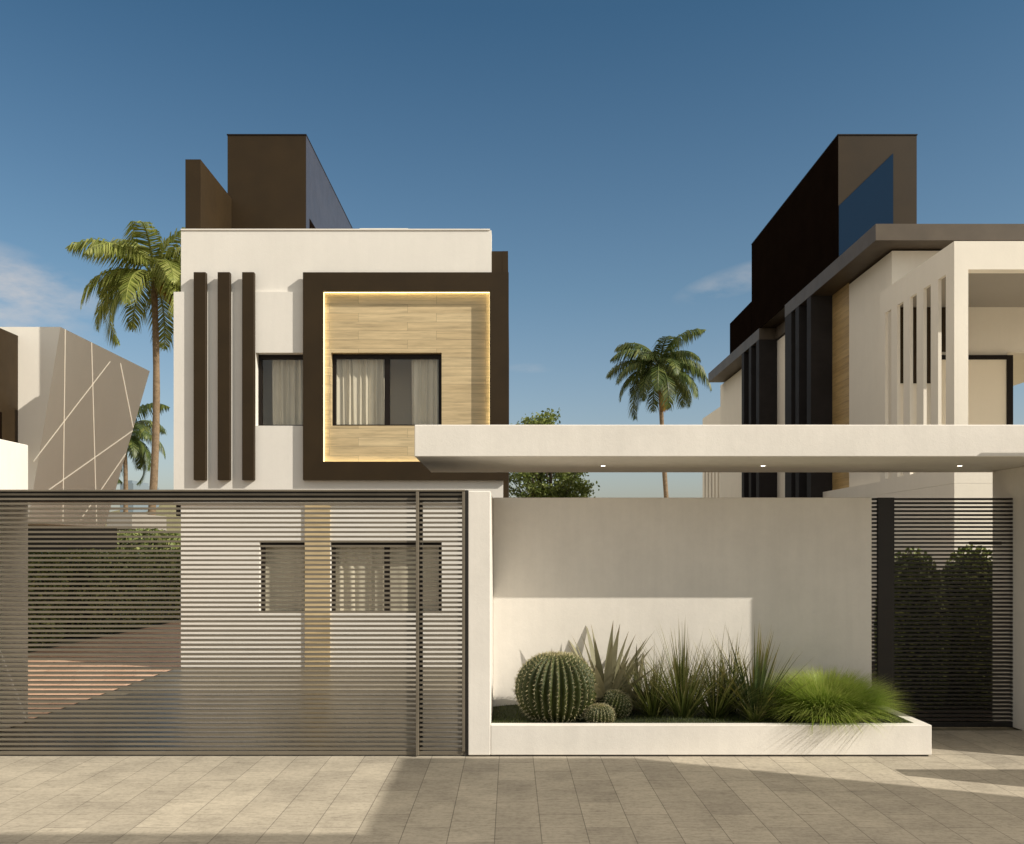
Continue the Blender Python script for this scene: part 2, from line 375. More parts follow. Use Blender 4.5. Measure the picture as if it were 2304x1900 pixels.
BARK = soilmat('palm_bark', (.14, .095, .055), (.30, .21, .13))
BARK2 = soilmat('tree_bark', (.06, .045, .03), (.13, .10, .07))
CACT = soilmat('cactus_skin', (.030, .040, .006), (.064, .078, .012))
CACT.node_tree.nodes['Principled BSDF'].inputs['Roughness'].default_value = .5
SPINE = leafmat('cactus_spine', (.55, .46, .28), (.62, .58, .38), (.70, .66, .46), .6, .1)
WOOL = soilmat('cactus_wool', (.38, .33, .15), (.55, .50, .28))
LINEM = emis('light_line', (1.0, .90, .72), .34)
LED = emis('led_strip', (1.0, .82, .44), 4.0)
LAMP = emis('downlight_lens', (1.0, .93, .80), 5)

# ------------------------------------------------------------ ground
def struct(mb, name, m): o = mb.build(name, m); o['kind'] = 'structure'; return o
def sheet(x0, x1, y0, y1, z):
    return MB().add([(x0, y0, z), (x1, y0, z), (x1, y1, z), (x0, y1, z)], [(0, 1, 2, 3)])
struct(sheet(-1500, 1500, -600, 2500, -.02), 'ground', EARTH)
struct(sheet(-30, 30, -14, 7.97, 0.0), 'pavement', PAVE)
struct(sheet(-4.95, 3.4, 7.975, 24, -.004), 'driveway', DRIVE)
struct(sheet(3.41, 5.2, 7.975, 9.05, 0.0), 'entrance_paving', PAVE)
struct(sheet(-8.2, -4.96, 7.975, 30, 0.0), 'tiled_path', RED)
struct(sheet(3.42, 5.64, 9.35, 20, -.001), 'garden_path', DARKP)
# hills
def hill():
    mb = MB(); nx, ny = 90, 24; vs = []
    for j in range(ny):
        for i in range(nx):
            x = -150 + 130 * i / (nx - 1); y = 90 + 120 * j / (ny - 1)
            t = (x + 150) / 130
            h = 9.5 * math.exp(-((x + 44) / 18) ** 2) + 6.5 * math.exp(-((x + 78) / 22) ** 2) + 4 * math.exp(-((x + 110) / 20) ** 2)
            v = math.sin(math.pi * j / (ny - 1)) ** .8
            h = h * v * (1 + .08 * math.sin(x * .5 + y * .2) + .05 * math.sin(x * 1.3 - y * .37)) - .5
            vs.append((x, y, h))
    fs = [(j * nx + i, j * nx + i + 1, (j + 1) * nx + i + 1, (j + 1) * nx + i) for j in range(ny - 1) for i in range(nx - 1)]
    return mb.add(vs, fs)
struct(hill(), 'hills', HILLM)

# ------------------------------------------------------------ main house
YW = 13.70
H = empty('house', (-2.45, YW, 0), 'white two storey house with dark vertical fins, brown framed oak panel and brown roof block', 'house')
yf = 13.62
# lower (first floor) wall with small window hole and a hole for the framed panel
win_s = (X(575.2, YW), -2.90, Z(958.3, YW), Z(794, YW))
hx0, hx1 = -2.90, -.05
MB().wall(X(390.7, YW), -.117, YW, YW + .30, 2.41, 5.54, [win_s, (-2.90, 0, 2.92, 9)]).build('upper_floor_wall', WHITE, H)
MB().wall(X(407.3, 13.74), -.2895, 13.74, 14.02, 5.541, 6.455, []).build('parapet', WHITE, H)
MB().box(X(407.3, 13.74) , -.31, 13.725, 13.98, 6.456, 6.475).build('coping', WHITE, H)
# ground floor wall
g1 = (X(583, 13.72), X(689, 13.72), Z(1380.5, 13.72), Z(1218, 13.72)); g2 = (X(743, 13.72), X(994, 13.72), g1[2], g1[3])
MB().wall(X(407, 13.72), -.117, 13.72, 13.99, 0, 2.408, [g1, g2]).build('ground_floor_wall', WHITE, H)
MB().box(X(686, 13.7), X(742.5, 13.7), 13.69, 13.718, 0.01, 2.405).build('oak_strip', WOOD, H)
MB().box(X(394, YW), X(406.6, YW), 13.74, 14.2, 2.25, 2.408).build('overhang_shade', FRAMEM, H)  # dark box in place of the shadow under the overhang
# body
MB().box(-4.84, -4.60, 14.03, 22, 0, 6.3).build('side_wall', WHITE, H)
MB().box(-.13, -.045, 13.80, 21, 0, 6.17).build('side_wall', BROWN, H, label='dark brown side wall facing the gap between the houses')
MB().box(-.288, -.1305, 13.802, 14.2, 5.702, 6.169).build('side_wall_return', BROWN, H)
MB().box(-4.59, -.34, 14.03, 22, 6.05, 6.3).build('roof', WHITE, H)
MB().box(-4.59, -.14, 21.7, 22, 0, 6.04).build('rear_wall', WHITE, H)
MB().box(-4.59, -.14, 15.02, 21.69, 2.45, 2.75).build('floor_slab', ROOMM, H)
MB().box(X(809, 15.2), X(918, 15.2), 15.2, 16.6, 6.301, Z(514, 15.2)).build('skylight', WHITE, H)
# wood panel
win_l = (X(745, 13.75), X(993.7, 13.75), Z(958.3, 13.75), Z(794, 13.75))
MB().wall(-2.899, -.131, 13.75, 13.97, 2.921, 5.70, [win_l]).build('oak_panel', WOOD, H)
# brown frame ring
ox0, ox1, oz0, oz1 = X(681.5, yf), X(1144.6, yf), Z(1080.5, yf), Z(613, yf)
ix0, ix1, iz0, iz1 = X(726, yf), X(1101.6, yf), Z(1039, yf), Z(654.6, yf)
MB().wall(ox0, ox1, yf, YW - .002, oz0, oz1, [(ix0, ix1, iz0, iz1)]).build('panel_frame', BROWN, H)
# led strips tucked on the inner edge of the frame
def led(a, b, c, d): MB().box(a, b, 13.702, 13.714, c, d).build('led_strip', LED, H)
led(ix0 + .004, ix1 - .004, iz1 - .0035, iz1 + .022); led(ix0 + .004, ix1 - .004, iz0 - .018, iz0 + .002)
led(ix0 - .018, ix0 + .003, iz0 + .003, iz1 - .004); led(ix1 - .003, ix1 + .018, iz0 + .003, iz1 - .004)
# three fins
for a, b_ in ((435.4, 462.7), (489.4, 517), (544.5, 571.5)):
    MB().box(X(a, yf), X(b_, yf), yf, YW - .002, Z(1080.5, yf), Z(612.5, yf), .004).build('fin', BROWN, H)
# windows
def window(root, r, y, mull, depth=.10, t=.05, name='window', glass=GLASS, frame=FRAMEM):
    x0, x1, z0, z1 = r; g = .003; x0 += g; x1 -= g; z0 += g; z1 -= g
    mb = MB(); holes = []
    xs = [x0 + t] + [v for m_ in mull for v in (m_ - t * .8, m_ + t * .8)] + [x1 - t]
    for i in range(0, len(xs), 2): holes.append((xs[i], xs[i + 1], z0 + t * .55, z1 - t * 1.3))
    mb.wall(x0, x1, y + depth, y + depth + .06, z0, z1, holes)
    o = mb.build(name, frame, root)
    for h in holes: MB().box(h[0] + .001, h[1] - .001, y + depth + .026, y + depth + .032, h[2] + .001, h[3] - .001).build('pane', glass, o)
    return o
window(H, win_s, YW, [], .14)
window(H, win_l, 13.75, [X(871, 13.85)], .10)
window(H, g1, 13.72, [], .10); window(H, g2, 13.72, [X(870.5, 13.82)], .10)
# rooms
def room(x0, x1, y0, y1, z0, z1):
    v = [(x, y, z) for x in (x0, x1) for y in (y0, y1) for z in (z0, z1)]
    return MB().add(v, [(0, 1, 3, 2), (4, 5, 7, 6), (2, 3, 7, 6), (0, 2, 6, 4), (1, 3, 7, 5)])
room(-4.58, -2.75, 14.01, 14.6, 2.76, 5.2).build('room_wall', ROOMM, H)
room(-2.74, -.15, 13.98, 14.6, 2.76, 5.2).build('room_wall', ROOMM, H)
room(-4.58, -2.95, 14.0, 14.5, 0.01, 2.44).build('room_wall', ROOMM, H)
room(-2.94, -.15, 14.0, 14.5, 0.01, 2.44).build('room_wall', ROOMM, H)
def curtain(root, x0, x1, y, z0, z1, waves, amp=.045, seed=0):
    r = random.Random(seed); n = 12 * waves; vs = []; ph = 0
    phs = [0]
    for i in range(n): phs.append(phs[-1] + 2 * math.pi / 12 * (1 + .55 * math.sin(i * .37 + seed)))
    for k in range(7):
        z = z0 + (z1 - z0) * k / 6
        for i in range(n + 1):
            x = x0 + (x1 - x0) * i / n; a = amp * (.75 + .35 * math.sin(i * .21 + seed))
            vs.append((x + .006 * math.sin(k + i * .3), y + a * math.sin(phs[i] + .10 * k), z))
    fs = [(k * (n + 1) + i, k * (n + 1) + i + 1, (k + 1) * (n + 1) + i + 1, (k + 1) * (n + 1) + i) for k in range(6) for i in range(n)]
    return MB().add(vs, fs).build('curtain', CURT, root, smooth=True)
curtain(H, X(752, 13.98), X(868, 13.98), 13.965, 3.0, 4.95, 9, .035, 1)
curtain(H, X(927, 13.98), X(1000, 13.98), 13.965, 3.0, 4.95, 6, .035, 2)
curtain(H, X(612, 13.98), X(705, 13.98), 14.0, 3.0, 4.95, 7, .035, 3)
curtain(H, X(745, 13.97), X(866, 13.97), 13.965, .4, 2.3, 5, .03, 4)
curtain(H, X(878, 13.97), X(998, 13.97), 13.965, .4, 2.3, 3, .006, 5)
curtain(H, X(580, 13.97), X(692, 13.97), 13.965, .4, 2.3, 4, .006, 6)
MB().box(-3.4298, -3.4255, 15.602, 21.198, 6.301, 8.679).build('sky_sheen_panel', SKYSHEEN, H)  # bluish sheet paints the sky sheen on the roof block's side
# roof tower and slab
tw = MB().wall(-4.74, -3.43, 15.6, 21.2, 6.301, 8.68, []).build('roof_block', BROWN, H)
MB().box(-4.75, -3.42, 15.59, 21.21, 8.681, 8.70).build('roof_block_cap', FRAMEM, H)
MB().box(-3.425, -3.42, 15.86, 17.0, 6.31, 7.38).build('roof_door', BLACKP, H)
MB().box(-4.895, -4.667, 13.78 + .245, 15.58, 6.301, Z(359, 14.025)).build('roof_fin', BROWN, H)

# ------------------------------------------------------------ right house
YR = 14.29; XR = 5.83; XE = 5.43
R = empty('house', (8.5, YR, 0), 'beige house with black fins, bronze eave and slotted balcony screen behind the entrance canopy', 'house')
MB().wall(XR, XR + .25, YR, 26, 0, 6.33, [], 'y').build('side_wall', BEIGE, R)
MB().wall(XR + .251, 13, YR, YR + .25, 0, 6.33, [(7.6, 8.05, 3.0, 4.78)]).build('front_wall', BEIGE, R)
MB().box(XR + .251, 13, YR + .251, 26, 6.0, 6.33).build('roof', BEIGE, R)
MB().box(XR + .251, 13, 25.7, 26, 0, 5.99).build('rear_wall', BEIGE, R)
zt = Z(504, 13.9); zb = Z(541, 13.9)
MB().box(XE, 13.2, 13.9, 18.52, zb, zt).build('eave', BROWNLT, R)
MB().box(XE + .36, 13.2, 18.521, 20.44, zb, zt).build('eave', BROWNLT, R)
MB().box(XE, 13.2, 20.441, 25.7, zb, zt).build('eave', BROWNLT, R)
MB().box(XR - .008, XR - .001, 16.10, 16.915, 0, zb - .002).build('oak_strip', WOOD2, R)
for (a, b_) in ((16.92, 17.15), (17.62, 17.84), (18.10, 18.52), (20.45, 20.70), (21.13, 21.34), (21.78, 22.0)):
    MB().box(XE + .004, XR - .001, a, b_, 0, zb - .002).build('fin', GREYFIN, R)
MB().box(XR - .02, XR - .009, 17.16, 17.61, 0, zb - .003).build('dark_panel', BLACKP, R)
MB().box(XR - .02, XR - .009, 17.85, 18.09, 0, zb - .003).build('dark_panel', BLACKP, R)
MB().box(XR - .02, XR - .001, 20.71, 21.12, 0, zb - .003).build('dark_panel', BLACKP, R)
MB().box(XR - .02, XR - .001, 21.35, 21.77, 0, zb - .003).build('dark_panel', BLACKP, R)
# roof block
MB().box(5.47, 6.78, 15.6, 21.2, zt + .001, 8.68).build('roof_block', BROWN, R)
MB().box(5.462, 5.469, 15.6, 21.2, zt + .001, 8.68).build('gloss_side_panel', BLACKP, R)
MB().box(5.455, 6.79, 15.59, 21.21, 8.681, 8.70).build('roof_block_cap', FRAMEM, R)
MB().box(5.46, 6.78, 21.212, 23.3, zt + .001, 7.40).build('roof_block', BLACKP, R, label='lower black block at the back of the roof')
d1 = X(1886.7, 15.58); d2 = X(2010, 15.58)
MB().prism([(d1 + .01, 15.585, Z(463, 15.58)), (d2, 15.585, Z(345, 15.58)), (d2, 15.585, zt + .002), (d1 + .01, 15.585, zt + .002)], (0, .012, 0)).build('reflection_panel', SKYREFL, R)  # panel cut to the outline of a sky reflection
# balcony porch
PX = 5.65; PY = 11.9; PZ = Z(543, PY)
slots = [(12.13 + .437 * k, 12.35 + .437 * k, 2.82, 5.33) for k in range(5)]
MB().wall(PX, PX + .045, PY, YR - .002, 2.60, PZ, slots, 'y').build('slotted_screen', BEIGE, R)
MB().wall(PX + .046, 12, PY, PY + .17, 2.60, PZ, [(X(2178.6, PY) , 11.7, 2.9, Z(606.6, PY))]).build('balcony_frame', BEIGE, R)
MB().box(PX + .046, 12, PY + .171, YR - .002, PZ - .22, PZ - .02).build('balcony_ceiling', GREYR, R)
MB().box(PX + .046, 12, PY + .171, YR - .002, 2.62, 2.80).build('balcony_floor', BEIGE, R)
MB().box(PX + .001, PX + .2, PY, 17.05, 0, 2.598).build('ground_floor_wall', BEIGE, R)
MB().box(PX, PX + .178, YR + .001, 17.05, 2.599, 2.80).build('terrace_parapet', BEIGE, R)
MB().box(PX + .201, 12, PY + .001, PY + .2, 0, 2.598).build('ground_floor_wall', BEIGE, R)
MB().box(5.84, 6.44, YR - .03, YR - .005, 4.30, PZ - .23).box(6.44, 6.98, YR - .03, YR - .005, 4.78, PZ - .23).build('dark_panel', BROWN, R)  # dark sheet standing in for the shade seen through the upper slots
# balcony glass door
wx1 = X(2275, YR); wz1 = Z(801, YR)
o = MB().wall(6.45, wx1, YR - .06, YR - .004, 2.81, wz1, [(6.50, wx1 - .09, 2.86, wz1 - .065)]).build('balcony_door', FRAMEM, R)
MB().box(6.501, wx1 - .091, YR - .035, YR - .03, 2.861, wz1 - .066).build('pane', ROOMM, o)

# far twin house end behind
T = empty('house', (7.2, 31, 0), 'small beige house end with slotted wall far behind the right house', 'house')
sl2 = [(30.35 + .52 * k, 30.6 + .52 * k, 1.5, 4.6) for k in range(5)]
MB().wall(6.77, 6.95, 30, 33, 0, Z(913, 30), sl2, 'y').build('slotted_screen', BEIGE, T)
MB().wall(6.951, 9.5, 30, 30.2, 0, Z(913, 30), []).build('front_wall', BEIGE, T)
MB().box(6.951, 9.5, 30.201, 33, Z(913, 30) - .3, Z(913, 30) - .01).build('roof', BEIGE, T)
MB().box(7.3, 9.5, 31.0, 33, 0, Z(913, 30) - .31).build('rear_wall', BEIGE, T)

# ------------------------------------------------------------ left house (faceted)
YL = 15.4
L = empty('house', (-8, YL, 0), 'pale faceted house with leaning side wall and crossing light lines at the left', 'house')
zT = Z(736, YL); nx0 = X(41, YL); A = Vector(P(136, 737, YL)); 
Cb = Vector((A.x - .54, YL, 2.2)); Bt = Vector((A.x, A.x * F / (337 - CX), zT)); Bb = Vector((Cb.x, Cb.x * F / (236 - CX), 2.2))
A.z = zT
base = [Vector((nx0, YL, zT)), A, Bt, Vector((nx0 - 3, Bt.y, zT)), Vector((nx0 - 3, YL, zT))]
bot = [Vector((nx0, YL, 2.2)), Cb, Bb, Vector((nx0 - 3, Bb.y, 2.2)), Vector((nx0 - 3, YL, 2.2))]
n = 5
MB().add([*base, *bot], [tuple(range(n)), tuple(range(2 * n - 1, n - 1, -1))] + [(i, (i + 1) % n, n + (i + 1) % n, n + i) for i in range(n)]).build('faceted_wall', FACET, L)
# light lines on the leaning face
fn = (Bt - A).cross(Cb - A).normalized()
if fn.x < 0: fn = -fn
def onface(rx, ry):
    sx = rx / 3.857; sy = 700 + ry / 3.857; o_ = Vector((0, 0, EYE)); d = Vector(((sx - CX) / F, 1, -(sy - HY) / F))
    return o_ + d * ((A - o_).dot(fn) / d.dot(fn))
def inlay(p, q, wd=.022):
    wd *= .40
    a, b_ = onface(*p), onface(*q); d = (b_ - a).normalized(); s_ = d.cross(fn) * wd / 2
    MB().prism([a - s_, b_ - s_, b_ + s_, a + s_], tuple(fn * .008)).build('inlay_line', LINEM, L)
inlay((566, 160), (545, 1830), .03); inlay((794, 275), (838, 1850), .035); inlay((955, 440), (290, 1305), .03)
inlay((1045, 455), (1155, 1010), .045); inlay((1150, 1040), (300, 1640), .035); inlay((1090, 1240), (700, 1810), .035)
MB().box(nx0 - .20, nx0 - .002, 11.5, YL - .002, Z(989, 13.2) , Z(756, YL)).build('side_wall', BROWN, L)
MB().box(-12, -10.3, 18.4, 24.4, 0, 2.35).build('ground_floor_wall', BROWN, L)
MB().box(X(240, 30), X(297, 30), 30, 33, Z(1190, 30), Z(1155, 30)).build('rear_block', GREYR, L)  # darker grey stands in for shade on this block
MB().box(X(240, 30), X(297, 30) - .3, 30.4, 32.9, 0, Z(1190, 30) - .001).build('rear_wall', GREYR, L)
# black window on that brown wall
MB().box(nx0 - .001, nx0 + .004, 13.6, 14.9, 3.2, 3.95).build('window', BLACKP, L)

# distant pale block
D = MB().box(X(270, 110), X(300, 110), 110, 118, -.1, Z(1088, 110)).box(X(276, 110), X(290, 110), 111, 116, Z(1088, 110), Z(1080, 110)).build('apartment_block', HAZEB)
tag(D, 'distant hazy apartment block seen in the gap left of the white house', 'building')

# neighbour across the street (casts the paving shade)
sx_, sy_ = 2.1 / 1.55, 1 / 1.55
Hb = 8.0
N = empty('house', (13, -4, 0), 'neighbouring house across the street, outside the frame', 'house')
MB().box(-.94 + sx_ * Hb, 1.02 + sx_ * Hb, -.49, 7.86 - sy_ * Hb, 0, Hb, .02).build('shade_tower', WHITE, N)  # unseen block, placed and sized for its shadow edge on the paving
Hn = (5.76 + .5) / sy_
MB().wall(-4.2 + sx_ * Hn, 24, -9, -.5, 0, Hn, []).build('wall', WHITE, N)
# low wall right of the entrance (outside frame, its shade enters)
Hl = 1.3
lw = MB().box(3.05 + sx_ * Hl, 8, 7.24 - sy_ * Hl, 7.45 - sy_ * Hl, 0, Hl, .006).build('low_wall', WHITE2)
tag(lw, 'low white wall on the pavement right of the entrance', 'wall')

# ------------------------------------------------------------ garden wall, pillar, planter, canopy
YF = 7.9; YB = 8.9; ZW = 2.25
GW = empty('garden_wall', (1.5, YB, 0), 'smooth white garden wall with pillar standing behind the cactus planter', 'wall')
MB().box(X(1053.5, YF), X(1103.6, YF), YF, YB + .2, .012, ZW, .006).build('pillar', WHITE2, GW)
MB().box(X(1103.6, YF) + .001, 3.44, YB, YB + .2, 0, ZW, .006).build('wall_panel', WHITE2, GW)
PLZ = .268; px1 = X(2096.8, YF); px0 = X(1103.6, YF) + .002
PL = empty('planter', (1.7, 8.4, 0), 'long low white planter box with green turf and cacti along the pavement', 'planter')
MB().box(px0, px1, YF + .002, YF + .10, .014, PLZ, .005).build('front_wall', WHITE2, PL)
MB().box(px1 - .11, px1, YF + .101, YB - .002, .014, PLZ, .004).build('end_wall', WHITE2, PL)
MB().box(px0, px1 - .02, YF + .02, YB - .01, 0.001, .0135).build('plinth', GATED, PL)
def soil():
    mb = MB(); nx, ny = 60, 16; vs = []
    for j in range(ny):
        for i in range(nx):
            x = px0 + .001 + (px1 - .112 - px0) * i / (nx - 1); y = YF + .102 + (YB - .004 - YF - .102) * j / (ny - 1)
            vs.append((x, y, soilz(x, y)))
    fs = [(j * nx + i, j * nx + i + 1, (j + 1) * nx + i + 1, (j + 1) * nx + i) for j in range(ny - 1) for i in range(nx - 1)]
    return mb.add(vs, fs)
def soilz(x, y): return .232 + .03 * (y - YF) + .012 * math.sin(x * 3.1 + y * 5) + .008 * math.sin(x * 9 + 1)
soil().build('turf_bed', SOIL, PL, smooth=True)
CN = empty('entrance_canopy', (2, 8.9, 2.56), 'flat white cantilever canopy with three small downlights over the entrance', 'canopy')
cz0, cz1, cy0, cy1 = 2.558, Z(956, 8.08), 8.08, 9.72; cx0 = X(932.6, 8.08)
MB().box(cx0, 9, cy0, cy1, cz0, cz1, .006).build('slab', WHITE2, CN)
MB().box(4.95, 5.25, 8.075, 9.6, 0.002, cz0 - .001, .004).build('side_wall', WHITE2, CN)
MB().box(4.95, 8.0, 7.63, 7.66, 0.002, 3.245, .002).build('shade_plate', WHITE2, CN)  # unseen plate added to cast the shade edge on the garden wall
def disc(x, y, z, r, h, n=20):
    mb = MB(); mb.tube([(x, y, z), (x, y, z - h)], [r, r], n); return mb
for x in (X(1357, 8.9), X(1717, 8.9), X(2159.5, 8.9)):
    d_ = disc(x, 8.9, cz0 - .001, .030, .004).build('downlight', WHITE2, CN)
    disc(x, 8.9, cz0 - .0055, .020, .002).build('lens', LAMP, d_)
SW = MB().box(-5.2, -4.93, 7.96, 9.53, 0, Z(1002, 9.53), .006).build('side_wall', WHITE2)
CR = MB().box(-4.925, X(1053.5, YF) - .06, 8.07, 9.54, 2.235, 2.262).build('carport_roof', GATED)
tag(CR, 'thin dark flat roof slab just behind the top of the driveway gate', 'roof')
tag(SW, 'plain white wall at the left end behind the slatted gate', 'wall')

# ------------------------------------------------------------ driveway gate
pitch = .0400
def slats(mb, x0, x1, y0, y1, z0, z1, h=.0172, first=0):
    k = int((z1 - z0) / pitch)
    for i in range(k + 1):
        z = z1 - i * pitch
        if z - h < z0: break
        mb.box(x0, x1, y0, y1, z - h, z)
    return mb
zg = Z(1102, YF)
G = empty('driveway_gate', (-3, YF, 0), 'long sliding driveway gate of thin horizontal bronze slats', 'gate')
gx = X(935.5, YF)
slats(MB(), -4.92, gx, YF + .02, YF + .075, .05, zg - .03).build('slat_panel', GATEM, G)
MB().box(-4.92, X(1046, YF) , YF, YF + .09, zg - .016, zg, .002).build('top_rail', GATEM, G)
MB().box(-4.92, X(1046, YF), YF + .02, YF + .085, .012, .042, .002).build('bottom_rail', GATEM, G)
MB().box(-4.92, X(1040, YF), YF + .08, YF + .16, zg - .098, zg - .018).build('track', GATED, G)
MB().box(X(936, YF), X(942.5, YF), YF - .02, YF + .02, .014, zg - .018, .002).build('post', GATEM, G)
MB().box(X(943.5, YF + .12), X(951, YF + .12), YF + .10, YF + .15, .01, zg - .10).build('rear_post', GATED, G)
G2 = empty('gate_side_panel', (-.6, YF, 0), 'narrow fixed slatted panel between the sliding gate and the white pillar', 'gate')
slats(MB(), X(943.3, YF), X(1039, YF), YF + .02, YF + .075, .05, zg - .03).build('slat_panel', GATEM, G2)
MB().box(X(1039.6, YF), X(1046, YF), YF + .001, YF + .08, .044, zg - .018, .002).build('post', GATEM, G2)
MB().box(X(1046.8, YF), X(1053, YF), YF + .01, YF + .17, .01, zg - .004).build('rear_post', GATED, G2)

# ------------------------------------------------------------ pedestrian gate
YP = 9.2
PG = empty('pedestrian_gate', (4.2, YP, 0), 'black slatted pedestrian gate with bar handle under the canopy', 'gate')
zp = Z(1121, YP)
mb = MB()
k = 0; z = zp
while z > .04:
    mb.box(3.46, 4.945, YP, YP + .075, z - .019, z); z -= .0394
mb.build('slat_panel', PEDM, PG)
MB().box(X(1972, YP), X(2010, YP), YP - .03, YP - .002, .01, zp + .003, .003).build('post', PEDM, PG)
MB().box(X(2178, YP), X(2249, YP), YP - .045, YP - .015, Z(1226, YP), Z(1219, YP), .003).build('handle', PEDM, PG)
MB().box(3.46, 4.945, YP + .002, YP + .05, .004, .05).build('bottom_rail', PEDM, PG)

# ------------------------------------------------------------ foliage helpers
def leaves(mb, pts, size, flat=0.0, up=0.0, asp=.5):
    """little diamond leaves at pts with random orientation"""
    n = len(pts)
    d = rng.normal(size=(n, 3)); d /= np.linalg.norm(d, axis=1)[:, None]
    e_ = rng.normal(size=(n, 3)); e_ -= (e_ * d).sum(1)[:, None] * d; e_ /= np.linalg.norm(e_, axis=1)[:, None]
    s = size * rng.uniform(.6, 1.3, n)[:, None]; pts = np.asarray(pts)
    a = pts - d * s; b = pts + e_ * s * asp; c = pts + d * s; f = pts - e_ * s * asp
    V = np.stack([a, b, c, f], 1).reshape(-1, 3)
    base = len(mb.v); mb.v.extend(map(tuple, V.tolist())); mb.c.extend([0.0] * len(V))
    mb.f.extend([(base + 4 * i, base + 4 * i + 1, base + 4 * i + 2, base + 4 * i + 3) for i in range(n)])
    return mb
def blade(mb, p, az, th, ln, wd, curve, seg=5, tipc=True, fold=0):
    """a tapering curved blade: th = angle from vertical at base, curve = added angle along length"""
    d = Vector((math.cos(az), math.sin(az), 0)); s = Vector((-math.sin(az), math.cos(az), 0)); q = Vector(p); vs = []; cs = []
    for i in range(seg + 1):
        t = i / seg; w_ = wd * (1 - t ** 1.6) * (0.75 + .6 * min(1, t * 3) * (1 - t * .4)) * .5
        vs += [q - s * w_, q + s * w_]; c = max(0, (t - .55) / .45) ** 1.5 if tipc else 0; cs += [c, c]
        a = th + curve * t; q = q + (d * math.sin(a) + Vector((0, 0, math.cos(a)))) * (ln / seg)
    fs = [(2 * i, 2 * i + 1, 2 * i + 3, 2 * i + 2) for i in range(seg)]
    mb.add(vs, fs, cs)
def agave(x, y, label, m, n, ln, wd, seed):
    r = random.Random(seed); z = soilz(x, y) - .01; mb = MB()
    for i in range(n):
        az = i * 2.39996 + r.uniform(-.3, .3); th = .12 + 1.05 * (i / n) ** .8; L_ = ln * r.uniform(.8, 1.05) * (1 - .22 * (i / n))
        d = Vector((math.cos(az), math.sin(az), 0)); q = Vector((x, y, z)) + d * .03; vs = []; cs = []; seg = 7
        # leaves turn their broad side outwards, with a shallow keel
        sd = Vector((-math.sin(az), math.cos(az), 0)); tw = r.uniform(-.35, .35); sd = (sd * math.cos(tw) + Vector((0, 0, math.sin(tw)))).normalized()
        for k in range(seg + 1):
            t = k / seg; w_ = wd * (.35 + .65 * math.sin(math.pi * min(1, t * .95 + .05)) ** .8) * (1 - t ** 3) * .5; a = th + .22 * t - .1
            keel = Vector((0, 0, -.22 * w_)) - d * .12 * w_
            vs += [q - sd * w_, q + keel, q + sd * w_]; c = max(0, (t - .85) / .15); cs += [c, c, c]
            q = q + (d * math.sin(a) + Vector((0, 0, math.cos(a)))) * (L_ / seg)
        fs = []
        for k in range(seg): fs += [(3 * k, 3 * k + 1, 3 * k + 4, 3 * k + 3), (3 * k + 1, 3 * k + 2, 3 * k + 5, 3 * k + 4)]
        mb.add(vs, fs, cs)
    root = empty('agave', (x, y, z), label, 'plant', GP); mb.build('leaves', m, root); return root
def tuft(name, x, y, label, cat, m, n, ln, wd, spread, curve, base=.05, seed=1, lvar=.35, group=None, seg=5):
    r = random.Random(seed); z = soilz(x, y) - .01; o = None
    mb = MB()
    for i in range(n):
        az = r.uniform(0, 2 * math.pi); th = spread * r.random() ** .7; rr = base * math.sqrt(r.random())
        blade(mb, (x + rr * math.cos(az), y + rr * math.sin(az), z), az + r.uniform(-.3, .3), th, ln * (1 - lvar * r.random()) * (1 - .15 * th), wd * r.uniform(.7, 1.2), curve * r.uniform(.3, 1.3), seg)
    root = empty(name, (x, y, z), label, cat, group)
    mb.build('blades', m, root)
    return root

